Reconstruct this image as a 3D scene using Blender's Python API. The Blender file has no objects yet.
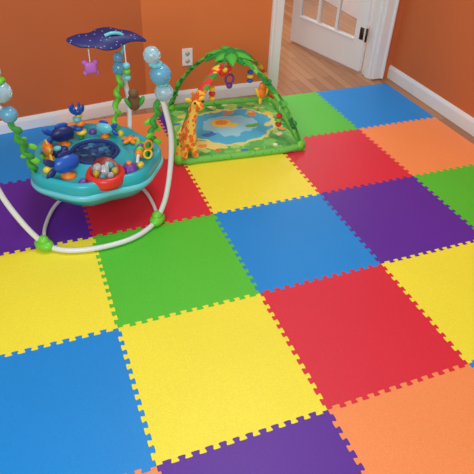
import bpy, bmesh, math, random
import numpy as np
from mathutils import Vector, Matrix, noise
random.seed(4)
scn=bpy.context.scene
scn.view_settings.view_transform='Standard'
COL=scn.collection
S=0.61
# ---------------- materials
def lin(c):
    return tuple(((x/255)/12.92 if x/255<=0.04045 else ((x/255+0.055)/1.055)**2.4) for x in c)+(1,)
MC={}
def mat(name,rgb,rough=0.5,var=0.06,scale=12,bump=0.0,bscale=200,metal=0,trans=0,alpha=1,spec=0.5,coat=0,bdist=.002):
    if name in MC: return MC[name]
    m=bpy.data.materials.new(name);m.use_nodes=True;nt=m.node_tree;N=nt.nodes;L=nt.links
    b=N['Principled BSDF'];b.inputs['Roughness'].default_value=rough;b.inputs['Metallic'].default_value=metal
    b.inputs['Specular IOR Level'].default_value=spec
    b.inputs['Transmission Weight'].default_value=trans;b.inputs['Coat Weight'].default_value=coat
    tc=N.new('ShaderNodeTexCoord');nz=N.new('ShaderNodeTexNoise');nz.inputs['Scale'].default_value=scale
    nz.inputs['Detail'].default_value=3
    L.new(tc.outputs['Object'],nz.inputs['Vector'])
    mx=N.new('ShaderNodeMix');mx.data_type='RGBA'
    c=lin(rgb);mx.inputs[6].default_value=tuple(min(1,x*(1-var)) for x in c[:3])+(1,)
    mx.inputs[7].default_value=tuple(min(1,x*(1+var)) for x in c[:3])+(1,)
    L.new(nz.outputs['Fac'],mx.inputs[0]);L.new(mx.outputs[2],b.inputs['Base Color'])
    if bump:
        n2=N.new('ShaderNodeTexNoise');n2.inputs['Scale'].default_value=bscale
        L.new(tc.outputs['Object'],n2.inputs['Vector'])
        bp=N.new('ShaderNodeBump');bp.inputs['Strength'].default_value=bump;bp.inputs['Distance'].default_value=bdist
        L.new(n2.outputs['Fac'],bp.inputs['Height']);L.new(bp.outputs['Normal'],b.inputs['Normal'])
    MC[name]=m;return m
def spots(name,base,spot,scale=30,th=.35,rough=.8):
    if name in MC: return MC[name]
    m=bpy.data.materials.new(name);m.use_nodes=True;nt=m.node_tree;N=nt.nodes;L=nt.links
    b=N['Principled BSDF'];b.inputs['Roughness'].default_value=rough
    tc=N.new('ShaderNodeTexCoord');v=N.new('ShaderNodeTexVoronoi');v.inputs['Scale'].default_value=scale
    L.new(tc.outputs['Object'],v.inputs['Vector'])
    cr=N.new('ShaderNodeValToRGB');cr.color_ramp.interpolation='CONSTANT'
    cr.color_ramp.elements[0].color=lin(spot);cr.color_ramp.elements[1].position=th;cr.color_ramp.elements[1].color=lin(base)
    L.new(v.outputs['Distance'],cr.inputs[0]);L.new(cr.outputs[0],b.inputs['Base Color']);MC[name]=m;return m
def patches(name,pal,scale=30,rough=.8):
    """multi-colour printed fabric: random voronoi cells from a palette"""
    if name in MC: return MC[name]
    m=bpy.data.materials.new(name);m.use_nodes=True;nt=m.node_tree;N=nt.nodes;L=nt.links
    b=N['Principled BSDF'];b.inputs['Roughness'].default_value=rough
    tc=N.new('ShaderNodeTexCoord');v=N.new('ShaderNodeTexVoronoi');v.inputs['Scale'].default_value=scale
    L.new(tc.outputs['Object'],v.inputs['Vector']);sx=N.new('ShaderNodeSeparateColor');L.new(v.outputs['Color'],sx.inputs[0])
    cr=N.new('ShaderNodeValToRGB');cr.color_ramp.interpolation='CONSTANT';el=cr.color_ramp.elements
    el[0].position=0;el[0].color=lin(pal[0]);el[1].position=1/len(pal);el[1].color=lin(pal[1])
    for k in range(2,len(pal)):
        e=el.new(k/len(pal));e.color=lin(pal[k])
    L.new(sx.outputs[0],cr.inputs[0]);L.new(cr.outputs[0],b.inputs['Base Color']);MC[name]=m;return m
# ---------------- geometry helpers (world coords; shifted to parent origin)
ORG={}
def empty(name,loc,label,cat,group=None):
    o=bpy.data.objects.new(name,None);o.location=loc;COL.objects.link(o);o.empty_display_size=.05
    o["label"]=label;o["category"]=cat
    if group:o["group"]=group
    ORG[o.name]=Vector(loc);return o
def link(name,bm,m,parent=None,smooth=True,origin=None,**kw):
    org=ORG[parent.name] if parent else Vector(origin or (0,0,0))
    bmesh.ops.translate(bm,verts=bm.verts,vec=-org)
    bmesh.ops.recalc_face_normals(bm,faces=bm.faces)
    me=bpy.data.meshes.new(name);bm.to_mesh(me);bm.free()
    for p in me.polygons:p.use_smooth=smooth
    ms=m if isinstance(m,list) else [m]
    for x in ms: me.materials.append(x)
    o=bpy.data.objects.new(name,me);COL.objects.link(o)
    if parent:o.parent=parent
    else:o.location=org
    ORG[o.name]=org
    for k,v in kw.items():o[k]=v
    return o
def box(bm,c,s,rot=None,bev=0,mi=0):
    r=bmesh.ops.create_cube(bm,size=1);vs=r['verts']
    bmesh.ops.scale(bm,verts=vs,vec=s)
    if bev:
        es=list({e for v in vs for e in v.link_edges})
        rr=bmesh.ops.bevel(bm,geom=es,offset=bev,segments=2,affect='EDGES',profile=.5)
        vs=list({v for f in rr['faces'] for v in f.verts}|{v for v in vs if v.is_valid})
    if rot is not None: bmesh.ops.rotate(bm,verts=vs,cent=(0,0,0),matrix=rot)
    bmesh.ops.translate(bm,verts=vs,vec=c)
    for f in {f for v in vs for f in v.link_faces}: f.material_index=mi
def ell(bm,c,s,rot=None,u=20,v=12,mi=0):
    r=bmesh.ops.create_uvsphere(bm,u_segments=u,v_segments=v,radius=1);vs=r['verts']
    if not hasattr(s,'__len__'): s=(s,s,s)
    bmesh.ops.scale(bm,verts=vs,vec=s)
    if rot is not None: bmesh.ops.rotate(bm,verts=vs,cent=(0,0,0),matrix=rot)
    bmesh.ops.translate(bm,verts=vs,vec=c)
    for f in {f for v in vs for f in v.link_faces}: f.material_index=mi
def cr(pts,n=8,closed=False):
    P=[Vector(p) for p in pts];out=[];N=len(P)
    for i in range(N if closed else N-1):
        g=lambda k:P[k%N] if closed else P[max(0,min(N-1,k))]
        a,b,c,d=g(i-1),g(i),g(i+1),g(i+2)
        for t in range(n):
            t/=n
            out.append(.5*((2*b)+(c-a)*t+(2*a-5*b+4*c-d)*t*t+(3*b-a-3*c+d)*t**3))
    if not closed: out.append(P[-1])
    return out
def tube(bm,pts,rad,seg=12,closed=False,n=8,smooth=True,mi=0,flat=1):
    P=cr(pts,n,closed) if smooth else [Vector(p) for p in pts]
    N=len(P);rings=[];prev=None
    for i,p in enumerate(P):
        t=(P[(i+1)%N]-P[i-1]) if closed else (P[min(i+1,N-1)]-P[max(i-1,0)])
        if t.length<1e-9:t=Vector((0,0,1))
        t.normalize()
        if prev is None:
            a=Vector((0,0,1)) if abs(t.z)<.95 else Vector((1,0,0))
            x=t.cross(a).normalized()
        else: x=(prev-t*prev.dot(t)).normalized()
        prev=x;y=t.cross(x)
        r=rad(i/(N-1)) if callable(rad) else rad
        rings.append([bm.verts.new(p+(x*math.cos(q)+y*math.sin(q)*flat)*r) for q in [2*math.pi*k/seg for k in range(seg)]])
    for i in range(N if closed else N-1):
        a,b=rings[i],rings[(i+1)%N]
        for k in range(seg):
            f=bm.faces.new((a[k],a[(k+1)%seg],b[(k+1)%seg],b[k]));f.material_index=mi
    if not closed:
        bm.faces.new(rings[0][::-1]).material_index=mi;bm.faces.new(rings[-1]).material_index=mi
def lathe(bm,prof,c,rot=None,seg=32,mi=0,mod=None):
    c=Vector(c);rings=[]
    for r,z in prof:
        ring=[]
        for k in range(seg):
            a=2*math.pi*k/seg;rr=r*(mod(a) if mod else 1)
            v=Vector((rr*math.cos(a),rr*math.sin(a),z))
            if rot is not None:v=rot@v
            ring.append(bm.verts.new(c+v))
        rings.append(ring)
    for a,b in zip(rings,rings[1:]):
        for k in range(seg):
            bm.faces.new((a[k],a[(k+1)%seg],b[(k+1)%seg],b[k])).material_index=mi
    if prof[0][0]>1e-6: bm.faces.new(rings[0][::-1]).material_index=mi
    if prof[-1][0]>1e-6: bm.faces.new(rings[-1]).material_index=mi
    bmesh.ops.remove_doubles(bm,verts=bm.verts,dist=1e-6)
def slab(bm,pts2,z0,z1,M=None,mi=0,bev=0):
    vs=[bm.verts.new((x,y,z0)) for x,y in pts2];f=bm.faces.new(vs)
    r=bmesh.ops.extrude_face_region(bm,geom=[f]);nv=[g for g in r['geom'] if isinstance(g,bmesh.types.BMVert)]
    bmesh.ops.translate(bm,verts=nv,vec=(0,0,z1-z0))
    if bev:
        s=set(nv);es=[e for e in bm.edges if e.verts[0] in s and e.verts[1] in s]
        rr=bmesh.ops.bevel(bm,geom=es,offset=bev,segments=2,affect='EDGES',profile=.5)
def B(): return bmesh.new()
def RX(a):return Matrix.Rotation(a,3,'X')
def RY(a):return Matrix.Rotation(a,3,'Y')
def RZ(a):return Matrix.Rotation(a,3,'Z')
# ---------------- camera
p=[-0.1426,-0.904,1.6351,0.3959,0.6689,0.0496,543.98]
yaw,pit,rol=p[3:6]
f=Vector((math.sin(yaw)*math.cos(pit),math.cos(yaw)*math.cos(pit),-math.sin(pit)))
r=Vector((math.cos(yaw),-math.sin(yaw),0));u=r.cross(f)
r2=r*math.cos(rol)+u*math.sin(rol);u2=-r*math.sin(rol)+u*math.cos(rol)
cd=bpy.data.cameras.new('camera');cd.sensor_width=36;cd.lens=36*p[6]/474;cam=bpy.data.objects.new('camera',cd)
M=Matrix((r2,u2,-f)).transposed().to_4x4();M.translation=Vector(p[:3]);cam.matrix_world=M
COL.objects.link(cam);scn.camera=cam
# ---------------- foam mats
NT=24
def edge(a,b,straight=False,seed=0):
    """jigsaw joint: rounded dovetail, slightly irregular interlocking tabs"""
    a=Vector(a);b=Vector(b);d=(b-a).normalized();n=Vector((-d.y,d.x));w=S/(NT+2)
    if straight: return [a,b]
    rnd=random.Random(seed);raw=[(0,0)];s=1
    xs=[w*(1+k)+(rnd.uniform(-.0016,.0016) if 0<k<NT else 0) for k in range(NT+1)]
    for k in range(NT):
        am=.0088+rnd.uniform(-.0008,.0008);dv=.0048
        if k==0: raw.append((xs[0]-.001,0))
        raw.append((xs[k]-dv,am*s));raw.append((xs[k+1]+dv,am*s));s=-s
    raw.append((xs[NT]+.001,0));raw.append((S,0))
    out=[Vector(raw[0])]
    for q0,q1,q2 in zip(raw,raw[1:],raw[2:]):
        q0,q1,q2=Vector(q0),Vector(q1),Vector(q2);l=min(.010,(q0-q1).length*.47,(q2-q1).length*.47)
        e0=q1+(q0-q1).normalized()*l;e1=q1+(q2-q1).normalized()*l
        for t in (0,.25,.5,.75,1): out.append(e0*(1-t)**2+q1*2*t*(1-t)+e1*t*t)
    out.append(Vector(raw[-1]))
    return [a+d*q.x+n*q.y for q in out]
colors={'yellow':(246,232,60),'green':(84,196,50),'blue':(12,138,218),'red':(220,40,60),'purple':(92,38,156),'orange':(250,148,84)}
rows={-1:['orange','purple','orange','blue','green'],0:['blue','yellow','red','yellow','orange'],1:['yellow','green','blue','purple','green'],
2:['purple','red','yellow','red','orange'],3:['blue','orange','purple','green','blue']}
def foam(name,rgb):
    m=mat(name,rgb,rough=.46,var=.06,scale=2.2,bump=.4,bscale=190,spec=.42,bdist=.0014)
    nt=m.node_tree;N=nt.nodes;L=nt.links;b=N['Principled BSDF']
    tc=[n for n in N if n.type=='TEX_COORD'][0];n3=N.new('ShaderNodeTexNoise');n3.inputs['Scale'].default_value=300;L.new(tc.outputs['Object'],n3.inputs[0])
    mr=N.new('ShaderNodeMapRange');mr.inputs[1].default_value=.3;mr.inputs[2].default_value=.7;mr.inputs[3].default_value=.90;mr.inputs[4].default_value=1.06;L.new(n3.outputs['Fac'],mr.inputs[0])
    old=b.inputs['Base Color'].links[0].from_socket;mx=N.new('ShaderNodeVectorMath');mx.operation='SCALE';L.new(old,mx.inputs[0]);L.new(mr.outputs[0],mx.inputs['Scale']);L.new(mx.outputs[0],b.inputs['Base Color'])
    return m
fm={k:foam('foam_'+k,v) for k,v in colors.items()}
for j,row in rows.items():
    for ii,cname in enumerate(row):
        i=ii-1
        P=lambda a,b:(a*S,b*S)
        h=lambda i_,j_:i_*31+j_*7+500
        v_=lambda i_,j_:i_*17+j_*57+1500
        e1=edge(P(i,j),P(i+1,j),j==-1,h(i,j));e2=edge(P(i+1,j),P(i+1,j+1),i==3,v_(i+1,j))
        e3=edge(P(i,j+1),P(i+1,j+1),j==3,h(i,j+1))[::-1];e4=edge(P(i,j),P(i,j+1),i==-1,v_(i,j))[::-1]
        out=e1[:-1]+e2[:-1]+e3[:-1]+e4[:-1]
        bm=B();slab(bm,[(v.x,v.y) for v in out],-.012,0,bev=.0013)
        link('foam_mat_tile',bm,fm[cname],origin=(i*S+S/2,j*S+S/2,-.012),smooth=False,
             label=f"{cname} square foam floor tile with interlocking jigsaw edges",category="foam mat",group="interlocking foam play tiles")
# ---------------- room
def st(name,bm,m,**kw): return link(name,bm,m,smooth=False,kind="structure",**kw)
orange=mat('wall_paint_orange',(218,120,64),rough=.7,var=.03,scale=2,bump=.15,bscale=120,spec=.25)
orange_shaded=mat('wall_paint_orange_shaded',(192,104,58),rough=.7,var=.03,scale=2,bump=.15,bscale=120,spec=.25)  # same orange paint, with the left wall's shade put into the colour
orange_half_shaded=mat('wall_paint_orange_half_shaded',(200,108,60),rough=.7,var=.03,scale=2,bump=.15,bscale=120,spec=.25)  # orange paint again, darkened to carry the right side's shade in its tone
white=mat('trim_white',(230,231,231),rough=.35,var=.02)
def woodmat():
    m=bpy.data.materials.new('hardwood');m.use_nodes=True;nt=m.node_tree;N=nt.nodes;L=nt.links;b=N['Principled BSDF']
    b.inputs['Roughness'].default_value=.28
    tc=N.new('ShaderNodeTexCoord');mp=N.new('ShaderNodeMapping');mp.inputs['Rotation'].default_value=(0,0,math.pi/2)
    L.new(tc.outputs['Object'],mp.inputs[0]);br=N.new('ShaderNodeTexBrick');L.new(mp.outputs[0],br.inputs[0])
    br.inputs['Color1'].default_value=lin((198,142,96));br.inputs['Color2'].default_value=lin((170,112,70));br.inputs['Mortar'].default_value=lin((96,60,38))
    br.inputs['Scale'].default_value=1;br.inputs['Mortar Size'].default_value=.002;br.inputs['Brick Width'].default_value=.9;br.inputs['Row Height'].default_value=.07
    nz=N.new('ShaderNodeTexNoise');m2=N.new('ShaderNodeMapping');m2.inputs['Scale'].default_value=(60,3,3);L.new(tc.outputs['Object'],m2.inputs[0]);L.new(m2.outputs[0],nz.inputs[0])
    mx=N.new('ShaderNodeMix');mx.data_type='RGBA';mx.blend_type='MULTIPLY';mx.inputs[0].default_value=.3
    L.new(br.outputs['Color'],mx.inputs[6]);L.new(nz.outputs['Fac'],mx.inputs[7]);L.new(mx.outputs[2],b.inputs['Base Color']);return m
bm=B();box(bm,(.7,1.6,-.062),(6.4,8.4,.1));st('floor',bm,woodmat())
H=2.5
def wallseg(name,a,b,th,m,z0=0,z1=H):
    a=Vector(a);b=Vector(b);d=(b-a).normalized();n=Vector((-d.y,d.x))*th
    bm=B();slab(bm,[tuple(a),tuple(b),tuple(b+n),tuple(a+n)],z0-.012,z1);return st(name,bm,m)
WY=2.56;XC=.59
wallseg('wall_back',(XC,WY),(1.535,WY),.12,orange)
wallseg('wall_left',(-2.4,2.12),(XC,WY),.12,orange_shaded)
XR=2.545
wallseg('wall_right',(XR,2.68),(XR,-1.2),.12,orange_half_shaded)
wallseg('wall_back_header',(1.535,WY),(2.40,WY),.12,orange,2.05,H)
wallseg('wall_back_return',(2.40,WY),(XR,WY),.12,orange_half_shaded)
wallseg('wall_hall_end',(0.2,5.3),(3.9,5.3),.1,mat('hall_paint_red',(120,40,34),rough=.7))
wallseg('wall_hall_side',(3.1,5.3),(3.1,2.68),.1,mat('hall_paint_cream',(244,242,240),rough=.7))
def bb(name,a,b,hh=.1):
    a=Vector(a);b=Vector(b);d=(b-a).normalized();n=Vector((d.y,-d.x))
    bm=B();prof=[(0,-.012),(.014,-.012),(.014,hh-.025),(.010,hh-.01),(.006,hh),(0,hh)]
    rs=[[bm.verts.new((*(q+n*x),z)) for x,z in prof] for q in (a,b)]
    for k in range(6): bm.faces.new((rs[0][k],rs[0][(k+1)%6],rs[1][(k+1)%6],rs[1][k]))
    bm.faces.new(rs[0]);bm.faces.new(rs[1][::-1]);return st(name,bm,white)
bb('baseboard_back',(XC,WY),(1.47,WY),.08);bb('baseboard_left',(-2.4,2.12),(XC,WY),.08);bb('baseboard_right',(XR,WY),(XR,-1.2),.09)
def casing(name,x0,x1):
    bm=B();z=2.1
    box(bm,((x0+x1)/2,WY-.010,z/2-.006),(x1-x0,.02,z),bev=.004)
    box(bm,(x0+.012 if x0<2 else x1-.012,WY-.016,z/2-.006),(.02,.03,z),bev=.005)
    return st(name,bm,white)
casing('trim_1',1.475,1.56);casing('trim_2',2.385,2.475)
bm=B();box(bm,(1.545,WY+.06,1.02),(.03,.125,2.06));st('trim_3',bm,white)
bm=B();box(bm,(2.385,WY+.06,1.02),(.03,.125,2.06));box(bm,(2.365,WY+.045,1.02),(.012,.04,2.06));st('trim_4',bm,white)
bm=B();box(bm,(1.975,WY-.01,2.09),(1.0,.02,.09),bev=.004);st('trim_5',bm,white)
# french door
hx,hy=2.352,2.69;ex,ey=2.14,3.52
d=Vector((ex-hx,ey-hy,0));Lw=d.length;ang=math.atan2(d.y,d.x)
door=empty('door_1',(hx,hy,0),"white wooden french door with divided glass panes, standing open","door");door["kind"]="structure"
Md=Matrix.Translation((hx,hy,0))@Matrix.Rotation(ang,4,'Z')
def dbox(bm,c,s,bev=0):
    b2=B();box(b2,c,s,bev=bev);me=bpy.data.meshes.new('t');b2.transform(Md);b2.to_mesh(me);b2.free();bm.from_mesh(me);bpy.data.meshes.remove(me)
bm=B();T=.035;st_w=.105;zb=.23;zt=1.93
dbox(bm,(st_w/2,0,1.01),(st_w,T,2.0),.003);dbox(bm,(Lw-st_w/2,0,1.01),(st_w,T,2.0),.003)
dbox(bm,(Lw/2,0,.01+zb/2),(Lw-2*st_w,T,zb),.003);dbox(bm,(Lw/2,0,1.97),(Lw-2*st_w,T,.1),.003)
ncol,nrow=3,5;gw=(Lw-2*st_w)/ncol;gh=(zt-zb)/nrow
for k in range(1,ncol): dbox(bm,(st_w+gw*k,0,(zb+zt)/2),(.022,T*.9,zt-zb),.004)
for k in range(1,nrow): dbox(bm,(Lw/2,0,zb+gh*k),(Lw-2*st_w,T*.88,.022),.004)
dbox(bm,(Lw/2,0,zb+.008),(Lw-2*st_w,T+.012,.016),.004)
link('door_frame',bm,white,door,smooth=False)
glass=mat('pane_glass',(250,252,252),rough=.0,var=0,trans=1)
bm=B();dbox(bm,(Lw/2,0,(zb+zt)/2+.01),(Lw-2*st_w,.004,zt-zb));link('glass_pane',bm,glass,door,smooth=False)
bronze=mat('bronze',(70,52,40),rough=.35,metal=.8)
for z in (.3,1.75):
    bm=B();lathe(bm,[(0,-.05),(.009,-.05),(.009,.05),(0,.05)],(hx-.012,hy-.022,z),seg=12);dbox(bm,(.03,.019,z),(.04,.003,.09));link('hinge',bm,bronze,door)
bm=B()
kc=Md@Vector((Lw-.06,.05,.95));ell(bm,kc,(.028,.028,.028));link('door_knob',bm,bronze,door)
ol=empty('wall_outlet',(.88,WY,.31),"white double electrical socket plate on orange wall","outlet")
bm=B();box(bm,(.88,WY-.003,.31),(.072,.006,.116),bev=.002);link('cover_plate',bm,white,ol,smooth=False)
for z in(.335,.285):
    bm=B();lathe(bm,[(0,0),(.016,0),(.016,.003),(0,.003)],(.88,WY-.005,z),rot=RX(math.pi/2),seg=16)
    link('socket',bm,mat('socket_grey',(190,186,180),.4),ol)

# ================= ACTIVITY JUMPER =================
teal=mat('plastic_teal',(44,176,190),.3,.03);navy=mat('plastic_navy',(30,44,110),.35,.05);wht=mat('plastic_white',(224,228,228),.28,.02)
lime=mat('plastic_lime',(112,205,56),.35,.03);redp=mat('plastic_red',(222,50,44),.3,.03);orgp=mat('plastic_orange',(250,140,40),.3,.03)
yelp=mat('plastic_yellow',(250,214,60),.3,.03);aqua=mat('plastic_aqua',(110,206,220),.2,.03);pink=mat('plush_lilac',(188,108,196),.7,.08)
bubble=mat('bubble_translucent',(190,232,246),.08,.02,trans=.55)
bubble2=mat('bubble_translucent_blue',(120,196,232),.08,.02,trans=.4)
purp=mat('plastic_purple',(120,70,170),.35,.03);brn=mat('plush_brown',(120,84,50),.7,.1);blu=mat('plastic_blue',(30,90,190),.3,.03)
clear=mat('clear_dome',(240,248,250),.03,0,trans=1)
seatm=patches('seat_fabric',[(30,52,104),(36,84,150),(26,44,92),(60,130,160),(30,52,104),(34,70,130)],46)
grn=mat('fabric_green',(60,160,60),.7,.1)
J=empty('baby_jumper',(.05,1.44,0),"round activity jumper, teal toy tray, white legs, green feet","baby jumper")
C0=Vector((.05,1.44,0))
feet=[Vector((-.22,1.2,0)),Vector((.32,1.23,0)),Vector((.24,1.66,0))]
bm=B();tube(bm,[(-.22,1.2,.022),(-.15,1.145,.018),(-.06,1.115,.018),(.05,1.108,.018),(.16,1.125,.018),(.25,1.17,.018),(.32,1.23,.022)],.0125,n=6);link('base_tube',bm,wht,J)
bm=B();tube(bm,[(-.22,1.2,.022),(-.20,1.36,.014),(-.12,1.54,.014),(.04,1.66,.014),(.24,1.66,.022)],.009,n=6);link('base_tube',bm,wht,J)
bm=B();tube(bm,[(.32,1.23,.022),(.335,1.36,.014),(.32,1.52,.014),(.24,1.66,.022)],.009,n=6);link('base_tube',bm,wht,J)
legs=[[(-.225,1.205,.03),(-.285,1.22,.14),(-.345,1.25,.29),(-.365,1.26,.45),(-.315,1.26,.62),(-.262,1.255,.69)],
[(.325,1.235,.03),(.37,1.24,.14),(.405,1.26,.30),(.415,1.27,.45),(.395,1.27,.58),(.38,1.265,.64)],
[(.24,1.66,.03),(.28,1.70,.14),(.315,1.75,.28),(.325,1.77,.42),(.31,1.76,.54),(.29,1.74,.60)]]
for k,l in enumerate(legs):
    bm=B();tube(bm,l,.0125);link('leg',bm,wht,J)
    bm=B();F=feet[k];a=math.atan2(F.y-C0.y,F.x-C0.x)+math.pi/2
    ell(bm,(F.x,F.y,.026),(.052,.034,.026),rot=RZ(a));ell(bm,(F.x,F.y,.048),(.028,.025,.024),rot=RZ(a))
    link('foot',bm,lime,J)
def beads(lst,ms):
    for (c,rd),m in zip(lst,ms):
        bm=B();ell(bm,c,rd,u=24,v=16);link('bubble_ball',bm,m,J)
beads([((-.25,1.25,.745),.042),((-.265,1.25,.83),.034),((-.24,1.25,.65),.034)],[bubble,bubble,bubble2])
beads([((.39,1.26,.665),.040),((.378,1.26,.745),.046),((.345,1.255,.83),.036)],[bubble,bubble2,bubble])
for c,m_ in [((-.253,1.25,.79),lime),((.385,1.26,.705),aqua),((.36,1.258,.79),aqua)]:
    bm=B();lathe(bm,[(0,-.010),(.024,-.010),(.028,0),(.024,.010),(0,.010)],c,seg=20,mod=lambda a:1+.12*math.cos(6*a));link('bubble_collar',bm,m_,J)
TC=Vector((.09,1.50,.27))
def strap(a,b,m,rad=.012):
    a=Vector(a);b=Vector(b);bm=B();n=26;pts=[]
    for k in range(n+1):
        t=k/n;q=a.lerp(b,t);an=t*math.pi*9
        pts.append(q+Vector((math.cos(an),math.sin(an),0))*.012)
    tube(bm,pts,lambda t:rad*(1+.25*math.sin(t*40)),seg=8,n=2)
    tube(bm,[a,b],.006,smooth=False);link('suspension_strap',bm,m,J)
strap((-.24,1.27,.63),(-.19,1.40,.28),grn);strap((.37,1.28,.62),(.33,1.40,.28),grn);strap((.29,1.72,.60),(.22,1.68,.28),lime)
for q,m in [((-.2,1.36,.42),lime),((.35,1.34,.44),lime)]:
    bm=B()
    for k in range(4):
        ell(bm,(q[0]+.018*(-1)**k,q[1],q[2]-.05+.035*k),(.024,.008,.014),rot=RY(.5*(-1)**k),u=12,v=8)
    link('seaweed_leaf',bm,m,J)
# tray (deep moulded, lobed ring)
bm=B()
mod=lambda a:1+.05*math.cos(3*a+1.2)+.032*math.cos(7*a+.6)
lathe(bm,[(.12,-.125),(.19,-.135),(.25,-.118),(.285,-.075),(.303,-.02),(.302,.010),(.294,.024),(.280,.028),(.262,.012),(.24,-.002),(.18,-.004),(.145,.010),(.128,.028),(.114,.022),(.108,-.06),(.12,-.125)],TC,seg=96,mod=mod)
link('toy_tray',bm,teal,J)
bm=B();lathe(bm,[(.289,-.068),(.303,-.060),(.311,-.042),(.306,-.028),(.296,-.03)],TC,seg=96,mod=mod);link('tray_trim',bm,aqua,J)
bm=B();lathe(bm,[(.116,.018),(.106,.026),(.094,.010),(.08,-.035),(.05,-.055),(0,-.06)],TC,seg=40);lathe(bm,[(.106,.006),(.102,-.08),(.07,-.15),(0,-.16)],TC,seg=40);link('seat',bm,seatm,J)
bm=B();tube(bm,[TC+Vector((.110*math.cos(a),.110*math.sin(a),.024)) for a in [2*math.pi*k/16 for k in range(16)]],.010,closed=True,n=3);link('seat_rim',bm,mat('fabric_navy',(28,50,120),.8,.1),J)
def tp(a,r,z=0): return TC+Vector((r*math.cos(a),r*math.sin(a),z))
# front clear dome with red ring
q=tp(-1.50,.215,.004)
sp=B();lathe(sp,[(0,-.02),(.084,-.02),(.090,.0),(.090,.024),(.082,.036),(.069,.036),(.062,.020),(.05,.012),(0,.010)],q,seg=36);spo=link('spinner_toy',sp,redp,J,label="clear ball rattle with red ring")
bm=B();ell(bm,q+Vector((0,0,.044)),(.062,.062,.054),u=28,v=18);link('clear_dome',bm,clear,spo)
for k in range(6):
    a=k*1.05;bm=B();ell(bm,(q.x+.030*math.cos(a),q.y+.030*math.sin(a),q.z+.03),.012,u=12,v=8)
    link('bead',bm,[yelp,aqua,wht][k%3],spo)
bm=B();lathe(bm,[(0,.010),(.010,.010),(.012,.05),(0,.056)],q,seg=12);link('spindle',bm,wht,spo)
def fin_toy(c,rot,m1,m2,sc=1,name='rocking_toy'):
    R3=RZ(rot);c=Vector(c)
    bm=B();ell(bm,c+Vector((0,0,.055*sc)),(.054*sc,.026*sc,.037*sc),rot=R3)
    o=link(name,bm,m1,J)
    for dz in(.022,-.022):
        bm=B();ell(bm,c+R3@Vector((-.062*sc,0,.055*sc+dz*sc)),(.028*sc,.008*sc,.014*sc),rot=R3@RY(.7 if dz>0 else -.7),u=12,v=8);link('fin',bm,m2,o)
    bm=B();ell(bm,c+R3@Vector((0,0,.094*sc)),(.030*sc,.006*sc,.014*sc),rot=R3,u=12,v=8);link('fin',bm,m2,o)
    bm=B();lathe(bm,[(0,-.01),(.030*sc,-.01),(.026*sc,.01*sc),(.010*sc,.016*sc),(.009*sc,.03*sc)],c,seg=20);link('toy_base',bm,orgp,o)
fin_toy(tp(-2.35,.205,0),.35,blu,navy,1.22);fin_toy(tp(-3.35,.215,.0),1.7,orgp,yelp,.9);fin_toy(tp(2.25,.2,.0),.2,navy,blu,1.12);fin_toy(tp(1.15,.205,0),2.6,aqua,blu,.85)
fin_toy(tp(-.05,.215,0),1.4,lime,yelp,.65)
q=tp(2.75,.18,.02)
bm=B();ell(bm,q,(.036,.03,.028),rot=RZ(.3));ell(bm,q+Vector((.03,-.01,.006)),(.022,.02,.019));rt=link('rounded_toy',bm,navy,J)
bm=B();ell(bm,q+Vector((.0,-.01,.018)),(.023,.017,.013),rot=RZ(.3));link('toy_patch',bm,aqua,rt)
# bead chain toy at the back
q=tp(1.75,.205,0)
bm=B();tube(bm,[q,q+Vector((.004,0,.03))],.012);fl=link('stalk_toy',bm,grn,J)
for k in range(5):
    bm=B();ell(bm,q+Vector((.006*(-1)**k,0,.035+.024*k)),(.028-.002*k,.028-.002*k,.016),u=16,v=10);link('stacked_bead',bm,[yelp,blu,orgp,aqua,yelp][k],fl)
bm=B()
for k in range(6):
    a=k*math.pi/3;tube(bm,[q+Vector((math.cos(a)*.012,math.sin(a)*.012,.14)),q+Vector((math.cos(a)*.028,math.sin(a)*.028,.155)),q+Vector((math.cos(a)*.032,math.sin(a)*.032,.18))],lambda t:.010*(1-.35*t),seg=8,n=4)
link('coral_top',bm,blu,fl)
# roller toy
q=tp(-.42,.225,.01)
bm=B();tube(bm,[q+Vector((-.03,-.065,.01)),q+Vector((-.02,-.045,.034)),q+Vector((0,0,.038)),q+Vector((.01,.045,.034)),q+Vector((.01,.06,.01))],.008);ro=link('roller_toy',bm,wht,J)
for k,m in enumerate([orgp,lime,purp]):
    bm=B();ell(bm,q+Vector((-.01+.01*k,-.030+.030*k,.036)),(.021,.014,.023));link('roller_bead',bm,m,ro)
q=tp(-.92,.22,0)
bm=B();lathe(bm,[(0,-.01),(.038,-.01),(.038,.010),(.028,.018),(.025,.030),(0,.034)],q,seg=32,mod=lambda a:1+.08*math.cos(6*a));kn=link('turning_knob',bm,purp,J)
bm=B();ell(bm,q+Vector((0,0,.038)),(.014,.014,.010));link('knob_cap',bm,orgp,kn)
q=tp(.45,.215,0);bm=B()
for k in range(5):
    ell(bm,q+Vector((.0,0,.012))+Vector((math.cos(k*1.257)*.024,math.sin(k*1.257)*.024,0)),(.023,.012,.011),rot=RZ(k*1.257))
ell(bm,q+Vector((0,0,.016)),(.020,.020,.014));link('star_button',bm,orgp,J)
for a_,m_ in ((2.95,lime),(-2.82,yelp),(-1.95,purp),(.15,lime),(.85,yelp),(1.45,purp),(2.5,orgp),(-.68,yelp),(1.95,redp)):
    q=tp(a_,.245,.0);bm=B();lathe(bm,[(0,-.005),(.019,-.005),(.018,.012),(.011,.020),(0,.023)],q,seg=24,mod=lambda a:1+.09*math.cos(8*a));link('shell_button',bm,m_,J)
for k,(c,m) in enumerate([((.315,1.3,.40),orgp),((.31,1.3,.355),yelp)]):
    bm=B();tube(bm,[(c[0]+.018*math.cos(a),c[1],c[2]+.022*math.sin(a)) for a in [2*math.pi*t/10 for t in range(10)]],.005,closed=True,n=3,seg=8);link('link_ring',bm,m,J)
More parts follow.
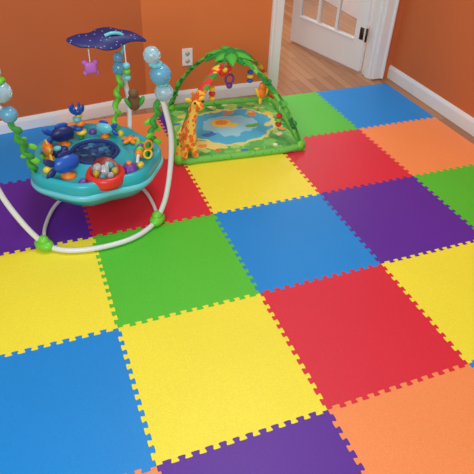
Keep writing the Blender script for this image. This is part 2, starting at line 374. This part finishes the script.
# back tower, stalk, canopy
bm=B();ell(bm,(.287,1.737,.60),(.034,.034,.038));ell(bm,(.287,1.735,.655),(.026,.026,.028));link('bubble_ball',bm,bubble2,J)
bm=B();tube(bm,[(.29,1.74,.58),(.305,1.74,.67),(.325,1.73,.72),(.315,1.725,.765),(.27,1.715,.78),(.23,1.71,.772)],.008);link('canopy_stalk',bm,aqua,J)
bm=B();ell(bm,(.325,1.62,.47),(.034,.028,.045));ell(bm,(.322,1.60,.525),(.025,.023,.025));tt=link('tower_toy',bm,brn,J)
for s in(-1,1):
    bm=B();ell(bm,(.325+.034*s,1.60,.48),(.011,.018,.028),rot=RY(.5*s));link('toy_flipper',bm,grn,tt)
out=[(-.18,.045),(-.13,.06),(-.07,.055),(-.03,.072),(.03,.072),(.07,.055),(.13,.038),(.185,-.015),(.13,-.02),(.07,-.035),(.025,-.062),(-.03,-.062),(-.075,-.035),(-.135,-.015)]
pts=cr([(x,y,0) for x,y in out],5,True)
bm=B();slab(bm,[(v.x,v.y) for v in pts],-.004,.004)
for v in bm.verts: v.co.z+=.015-.7*(v.co.x**2)-.4*v.co.y**2
bmesh.ops.transform(bm,matrix=Matrix.Translation((.24,1.70,.748))@Matrix.Rotation(.10,4,'Z')@Matrix.Rotation(.45,4,'X'),verts=bm.verts)
link('canopy',bm,spots('canopy_blue_purple',(40,44,112),(146,154,214),52,.18,.5),J)
c=Vector((.145,1.68,.64));bm=B();tube(bm,[c+Vector((0,0,.09)),c+Vector((0,0,.02))],.003,seg=6)
hp=link('hanging_cord',bm,wht,J)
bm=B();box(bm,c,(.058,.034,.056),bev=.012)
for sx in(-1,1):
    for sz in(-1,1): ell(bm,c+Vector((sx*.026,0,sz*.025)),(.013,.011,.013),u=12,v=8)
link('square_plush',bm,pink,hp)
bm=B();tube(bm,[(.31,1.67,.735),(.31,1.66,.65)],.003,seg=6);hp=link('hanging_cord',bm,wht,J)
for k in range(3):
    bm=B();ell(bm,(.31,1.66,.64-.03*k),(.018,.018,.016),u=14,v=10);link('bead',bm,[aqua,lime][k%2],hp)

# ================= PLAY GYM =================
FL=Vector((.56,1.73,0));FR=Vector((1.36,1.67,0));BR=Vector((1.46,2.40,0));BL=Vector((.69,2.46,0))
GC=(FL+FR+BR+BL)/4
G=empty('baby_play_gym',tuple(GC),"jungle-themed baby play gym with padded mat and crossing arches","play gym")
def bil(u_,v_): return FL*(1-u_)*(1-v_)+FR*u_*(1-v_)+BR*u_*v_+BL*(1-u_)*v_
def matprint():
    m=bpy.data.materials.new('printed_play_mat');m.use_nodes=True;nt=m.node_tree;N=nt.nodes;L=nt.links;b=N['Principled BSDF'];b.inputs['Roughness'].default_value=.8
    tc=N.new('ShaderNodeTexCoord')
    def warp(scale,amt):
        nz=N.new('ShaderNodeTexNoise');nz.inputs['Scale'].default_value=scale;L.new(tc.outputs['Object'],nz.inputs[0])
        sub=N.new('ShaderNodeVectorMath');sub.operation='SUBTRACT';sub.inputs[1].default_value=(.5,.5,.5);L.new(nz.outputs['Color'],sub.inputs[0])
        sc=N.new('ShaderNodeVectorMath');sc.operation='SCALE';sc.inputs['Scale'].default_value=amt;L.new(sub.outputs[0],sc.inputs[0])
        ad=N.new('ShaderNodeVectorMath');ad.operation='ADD';L.new(tc.outputs['Object'],ad.inputs[0]);L.new(sc.outputs[0],ad.inputs[1]);return ad.outputs[0]
    wbig=warp(7,.22);wsm=warp(40,.035)
    vo=N.new('ShaderNodeTexVoronoi');vo.inputs['Scale'].default_value=22;L.new(wsm,vo.inputs['Vector'])
    cr_=N.new('ShaderNodeValToRGB');cr_.color_ramp.interpolation='CONSTANT';el=cr_.color_ramp.elements
    pal=[(96,188,92),(136,212,104),(104,196,92),(182,224,112),(76,168,84),(122,204,100)]
    el[0].position=0;el[0].color=lin(pal[0]);el[1].position=1/6;el[1].color=lin(pal[1])
    for k in range(2,6):
        e=el.new(k/6);e.color=lin(pal[k])
    sx=N.new('ShaderNodeSeparateColor');L.new(vo.outputs['Color'],sx.inputs[0]);L.new(sx.outputs[0],cr_.inputs[0]);cur=cr_.outputs[0]
    def blob(vec,cx,cy,rx,ry,c):
        nonlocal cur
        mp=N.new('ShaderNodeMapping');mp.vector_type='TEXTURE';mp.inputs['Location'].default_value=(cx,cy,0);mp.inputs['Scale'].default_value=(rx,ry,10)
        L.new(vec,mp.inputs[0]);ln=N.new('ShaderNodeVectorMath');ln.operation='LENGTH';L.new(mp.outputs[0],ln.inputs[0])
        lt=N.new('ShaderNodeMath');lt.operation='LESS_THAN';lt.inputs[1].default_value=1;L.new(ln.outputs['Value'],lt.inputs[0])
        mx=N.new('ShaderNodeMix');mx.data_type='RGBA';L.new(lt.outputs[0],mx.inputs[0]);mx.inputs[7].default_value=lin(c);L.new(cur,mx.inputs[6]);cur=mx.outputs[2]
    blob(wbig,-.0,.02,.31,.25,(232,236,140));blob(wbig,-.0,.02,.285,.225,(84,192,230));blob(wbig,.02,.02,.19,.13,(158,224,242));blob(wbig,-.22,-.2,.09,.06,(240,226,130))
    rnd=random.Random(5)
    things=[(-.04,.07,.07,.055,(250,216,90)),(-.04,.075,.042,.034,(244,160,70)),(.02,.02,.04,.026,(250,216,90)),(.14,-.02,.05,.024,(110,190,84)),(.175,-.01,.018,.014,(110,190,84)),
        (-.17,-.06,.045,.026,(70,130,206)),(-.14,-.04,.014,.016,(70,130,206)),(.2,.14,.03,.035,(244,140,70)),(.2,.175,.018,.016,(250,214,90)),(.05,.19,.04,.018,(236,150,80))]
    for k in range(18):
        a=k*2*math.pi/18+rnd.uniform(-.1,.1);rr=rnd.uniform(.30,.36);s=rnd.uniform(.014,.026)
        things.append((rr*math.cos(a),rr*.95*math.sin(a),s*rnd.uniform(.8,1.6),s,rnd.choice([(240,104,80),(250,214,90),(246,160,70),(70,140,210),(150,104,190),(52,150,80),(250,244,210)])))
    for t_ in things: blob(wsm,*t_)
    L.new(cur,b.inputs['Base Color']);return m
bm=B();n=24;top=[[None]*(n+1) for _ in range(n+1)]
for a in range(n+1):
    for c in range(n+1):
        u_,v_=a/n,c/n;e=min(u_,1-u_,v_,1-v_);q=bil(u_,v_)
        top[a][c]=bm.verts.new((q.x,q.y,.004+.012*min(1,e*12)**.5))
for a in range(n):
    for c in range(n): bm.faces.new((top[a][c],top[a+1][c],top[a+1][c+1],top[a][c+1]))
link('play_mat',bm,matprint(),G)
borderm=spots('leaf_green_border',(112,196,80),(58,156,62),40,.2,.8)
bm=B();loop=[]
for k in range(4):
    a=[(0.01,0.01),(.99,.01),(.99,.99),(.01,.99)][k];b_=[(0.01,0.01),(.99,.01),(.99,.99),(.01,.99)][(k+1)%4]
    for t in range(10):
        w=.04+.92*t/10;loop.append(bil(a[0]+(b_[0]-a[0])*w,a[1]+(b_[1]-a[1])*w)+Vector((0,0,.02)))
tube(bm,loop,.020,closed=True,n=2,seg=10);link('padded_border',bm,borderm,G)
AP=Vector((1.0,2.07,.44))
def archpts(a,b):
    pts=[]
    mid=(Vector((AP.x,AP.y,0))-a.lerp(b,.5))
    for t in [0,.06,.14,.25,.38,.5,.62,.75,.86,.94,1]:
        q=a.lerp(b,t);k=abs(2*t-1)
        h=AP.z*(1-k**2.0)
        q2=q+mid*(1-k**2)
        q2+= (q-a.lerp(b,.5))*(.10*math.sin(math.pi*k))
        pts.append((q2.x,q2.y,.028+h))
    return pts
archA=patches('arch_sleeve_warm',[(226,60,50),(240,120,48),(70,170,60),(226,60,50),(250,196,60),(60,150,56)],26)
archB=patches('arch_sleeve_green',[(64,172,56),(34,124,52),(90,190,70),(48,150,56),(120,200,80)],34)
pA=archpts(FL+Vector((.02,.02,0)),BR-Vector((.03,.03,0)));pB=archpts(FR+Vector((-.03,.03,0)),BL+Vector((.03,-.03,0)))
pB2=[(x,y,z+(.02 if i in(4,5,6) else 0)) for i,(x,y,z) in enumerate(pB)]
bm=B();tube(bm,pA,.031,n=6,flat=.45);link('arch',bm,archA,G,label="arch with red, orange and green padded sleeve")
bm=B();tube(bm,pB2,.027,n=6,flat=.4);link('arch',bm,archB,G,label="arch with leafy green padded sleeve")
redstrip=mat('fabric_orange_red',(232,84,44),.75,.1)
bm=B();tube(bm,[(x,y,z-.016) for x,y,z in pA[2:9]],.012,n=6,flat=.4);link('lining_strip',bm,redstrip,G)
for q in (pA[0],pA[-1],pB[0],pB[-1]):
    bm=B();lathe(bm,[(0,-.026),(.028,-.026),(.030,.0),(.022,.026),(0,.028)],q,seg=18);link('arch_foot',bm,lime,G)
def leaf(bm,c,direc,up,L_=.1,W_=.035,mi=0,droop=.35,ser=0):
    d=Vector(direc).normalized();s=d.cross(Vector(up)).normalized();upv=s.cross(d)
    n=12;rows=[]
    for k in range(n+1):
        t=k/n;w=W_*math.sin(math.pi*min(1,t*1.0+.04))**.7*(1-ser*(k%2));cc=Vector(c)+d*L_*t+upv*(.5*L_*t*(1-t)-droop*L_*t*t)
        rows.append([bm.verts.new(cc-s*w-upv*w*.35),bm.verts.new(cc),bm.verts.new(cc+s*w-upv*w*.35)])
    for a,b in zip(rows,rows[1:]):
        for k in range(2):
            bm.faces.new((a[k],a[k+1],b[k+1],b[k])).material_index=mi
lg=mat('leaf_fabric_green',(78,188,58),.8,.12);ldg=mat('leaf_fabric_dark_green',(34,140,58),.8,.12);ylw=mat('plush_yellow',(250,205,60),.8,.08);rplush=mat('plush_red',(220,54,46),.8,.08);oplush=mat('plush_orange',(244,130,40),.8,.08)
for k in range(13):
    a=.1+k*2*math.pi/13+(.12 if k%3 else 0);L_=[.14,.115,.13][k%3];W_=.042
    bm=B();leaf(bm,AP+Vector((0,0,.055-.014*(k%2))),(math.cos(a),math.sin(a),.55 if k%2 else .25),(0,0,1),L_,W_,0,.6,.15)
    o=link('palm_frond',bm,lg if k%2 else ldg,G);so=o.modifiers.new('Solid','SOLIDIFY');so.thickness=.006
bm=B();ell(bm,AP+Vector((0,0,.055)),(.04,.04,.028));link('frond_crown',bm,ldg,G)
PB=cr(pB,6);PA=cr(pA,6)
bm=B()
for k in range(6,len(PB)-6,6):
    for s in(-1,1):
        d=(PB[k+1]-PB[k]).normalized();sd=d.cross(Vector((0,0,1))).normalized()*s
        leaf(bm,PB[k]+Vector((0,0,.008)),sd+d*.8+Vector((0,0,.3)),(0,0,1),.05,.016,mi=(k//6)%2)
link('sleeve_leaves',bm,[lg,ldg],G)
bm=B();c=AP+Vector((-.07,-.09,.0))
for k in range(6):
    a=k*math.pi/3;ell(bm,c+Vector((math.cos(a)*.026,-.005,math.sin(a)*.026)),(.018,.012,.018),u=12,v=8)
fo=link('flower',bm,rplush,G)
bm=B();ell(bm,c+Vector((0,-.014,0)),(.016,.012,.016),u=12,v=8);link('flower_centre',bm,ylw,fo)
def hang(q,drop,m,shape):
    q=Vector(q);bm=B();tube(bm,[q,q-Vector((0,0,drop))],.003,seg=6);c=q-Vector((0,0,drop+.035))
    if shape=='ring':
        tube(bm,[(c.x+.026*math.cos(a),c.y,c.z+.03*math.sin(a)) for a in [2*math.pi*t/10 for t in range(10)]],.007,closed=True,n=3,seg=8,mi=1)
        ell(bm,(c.x,c.y,c.z-.04),(.02,.016,.02),mi=1)
    elif shape=='bird':
        ell(bm,c,(.027,.024,.038),mi=1);ell(bm,c+Vector((0,-.008,.042)),(.022,.020,.022),mi=1)
        ell(bm,c+Vector((.024,-.012,.042)),(.020,.009,.010),mi=2)
        for s in(-1,1): ell(bm,c+Vector((s*.029,0,0)),(.010,.016,.030),rot=RY(s*.4),mi=2)
        ell(bm,c+Vector((-.005,.0,-.05)),(.012,.008,.028),mi=2)
    else:
        for k in range(3): ell(bm,c-Vector((0,0,.028*k)),(.02,.02,.015),mi=1+k%2)
    link('hanging_toy',bm,m,G)
hang(PB[20],.05,[wht,oplush,ylw],'bird');hang(PB[14],.06,[wht,rplush,lime],'beads')
hang(PA[22],.05,[wht,ylw,rplush],'beads');hang(PA[40],.05,[wht,blu,ylw],'beads');hang(AP,.07,[wht,purp,lime],'ring')
# ---- giraffe plush: chunky, soft, beside the arch
gx,gy=.64,1.76;GS=1.05
gir=empty('giraffe_plush',(gx,gy,.02),"orange and yellow plush giraffe standing beside gym arch","stuffed toy")
vs=[((0,0,.12),.043),((.0,.032,.108),.040),((0,-.022,.13),.039),((.008,-.022,.19),.031),((.02,-.018,.245),.027),((.034,-.010,.29),.026),((.044,-.008,.325),.034),((.056,-.034,.316),.027),((.064,-.050,.304),.021)]
eds=[(0,1),(0,2),(2,3),(3,4),(4,5),(5,6),(6,7),(7,8)]
for s in(-1,1):
    for base,y in((2,-.030),(1,.038)):
        n0=len(vs);vs+= [((s*.026,y,.075),.021),((s*.031,y,.04),.019),((s*.032,y-.004,.018),.021)]
        eds+=[(base,n0),(n0,n0+1),(n0+1,n0+2)]
me=bpy.data.meshes.new('body');me.from_pydata([tuple(Vector(v)*GS) for v,_ in vs],eds,[])
go=bpy.data.objects.new('body',me);COL.objects.link(go);go.parent=gir;ORG[go.name]=ORG[gir.name]
sk=go.modifiers.new('Skin','SKIN')
for k,(v,rd) in enumerate(vs): me.skin_vertices[0].data[k].radius=(rd*GS*.95,rd*GS*.95)
me.skin_vertices[0].data[0].use_root=True
go.modifiers.new('Sub','SUBSURF').levels=2;go.modifiers['Sub'].render_levels=2;sk.use_smooth_shade=True
me.materials.append(spots('giraffe_plush_fur',(250,204,84),(238,120,40),32,.46,.9))
def gl(v):return Vector((gx,gy,.02))+Vector(v)*GS
for s in(-1,1):
    bm=B();ell(bm,gl((.042+s*.012,-.004,.360)),(.007,.007,.018));ell(bm,gl((.042+s*.012,-.004,.376)),.010);link('horn',bm,oplush,gir)
    bm=B();ell(bm,gl((.040+s*.035,-.002,.342)),(.021,.009,.012),rot=RY(-s*.4));link('ear',bm,ylw,gir)
blk=mat('black_plastic',(20,20,22),.2)
for q in((.030,-.034,.336),(.076,-.024,.336)):
    bm=B();ell(bm,gl(q),.007,u=10,v=8);link('eye',bm,blk,gir)
bm=B();tube(bm,[gl((.0,.010,.165)),gl((.010,.010,.22)),gl((.024,.016,.28)),gl((.038,.024,.34))],.010,seg=8);link('mane',bm,oplush,gir)
bm=B();tube(bm,[gl((0,.062,.12)),gl((0,.082,.09)),gl((0,.084,.055))],lambda t:.006+.008*(t>.8),seg=8);link('tail',bm,oplush,gir)

# ---------------- lights
w=bpy.data.worlds.new('world');scn.world=w;w.use_nodes=True
w.node_tree.nodes['Background'].inputs[0].default_value=(.90,.95,1,1);w.node_tree.nodes['Background'].inputs[1].default_value=.48
def area(name,loc,tgt,size,energy,col=(1,1,1)):
    l=bpy.data.lights.new(name,'AREA');l.shape='RECTANGLE';l.size,l.size_y=size;l.energy=energy;l.color=col
    o=bpy.data.objects.new(name,l);o.location=loc;o.rotation_euler=(Vector(tgt)-Vector(loc)).to_track_quat('-Z','Y').to_euler();COL.objects.link(o)
area('window_light',(-1.3,-2.0,2.2),(1.0,1.3,0),(2.0,1.5),74,(1,.985,.97))
area('overhead_fill',(.8,1.2,2.9),(.8,1.1,0),(1.0,1.0),28,(1,.97,.93))  # added soft fill from above, no fixture there
area('hall_light',(2.0,4.4,2.3),(1.9,3.2,0),(1.1,1.1),50,(.99,.98,1))
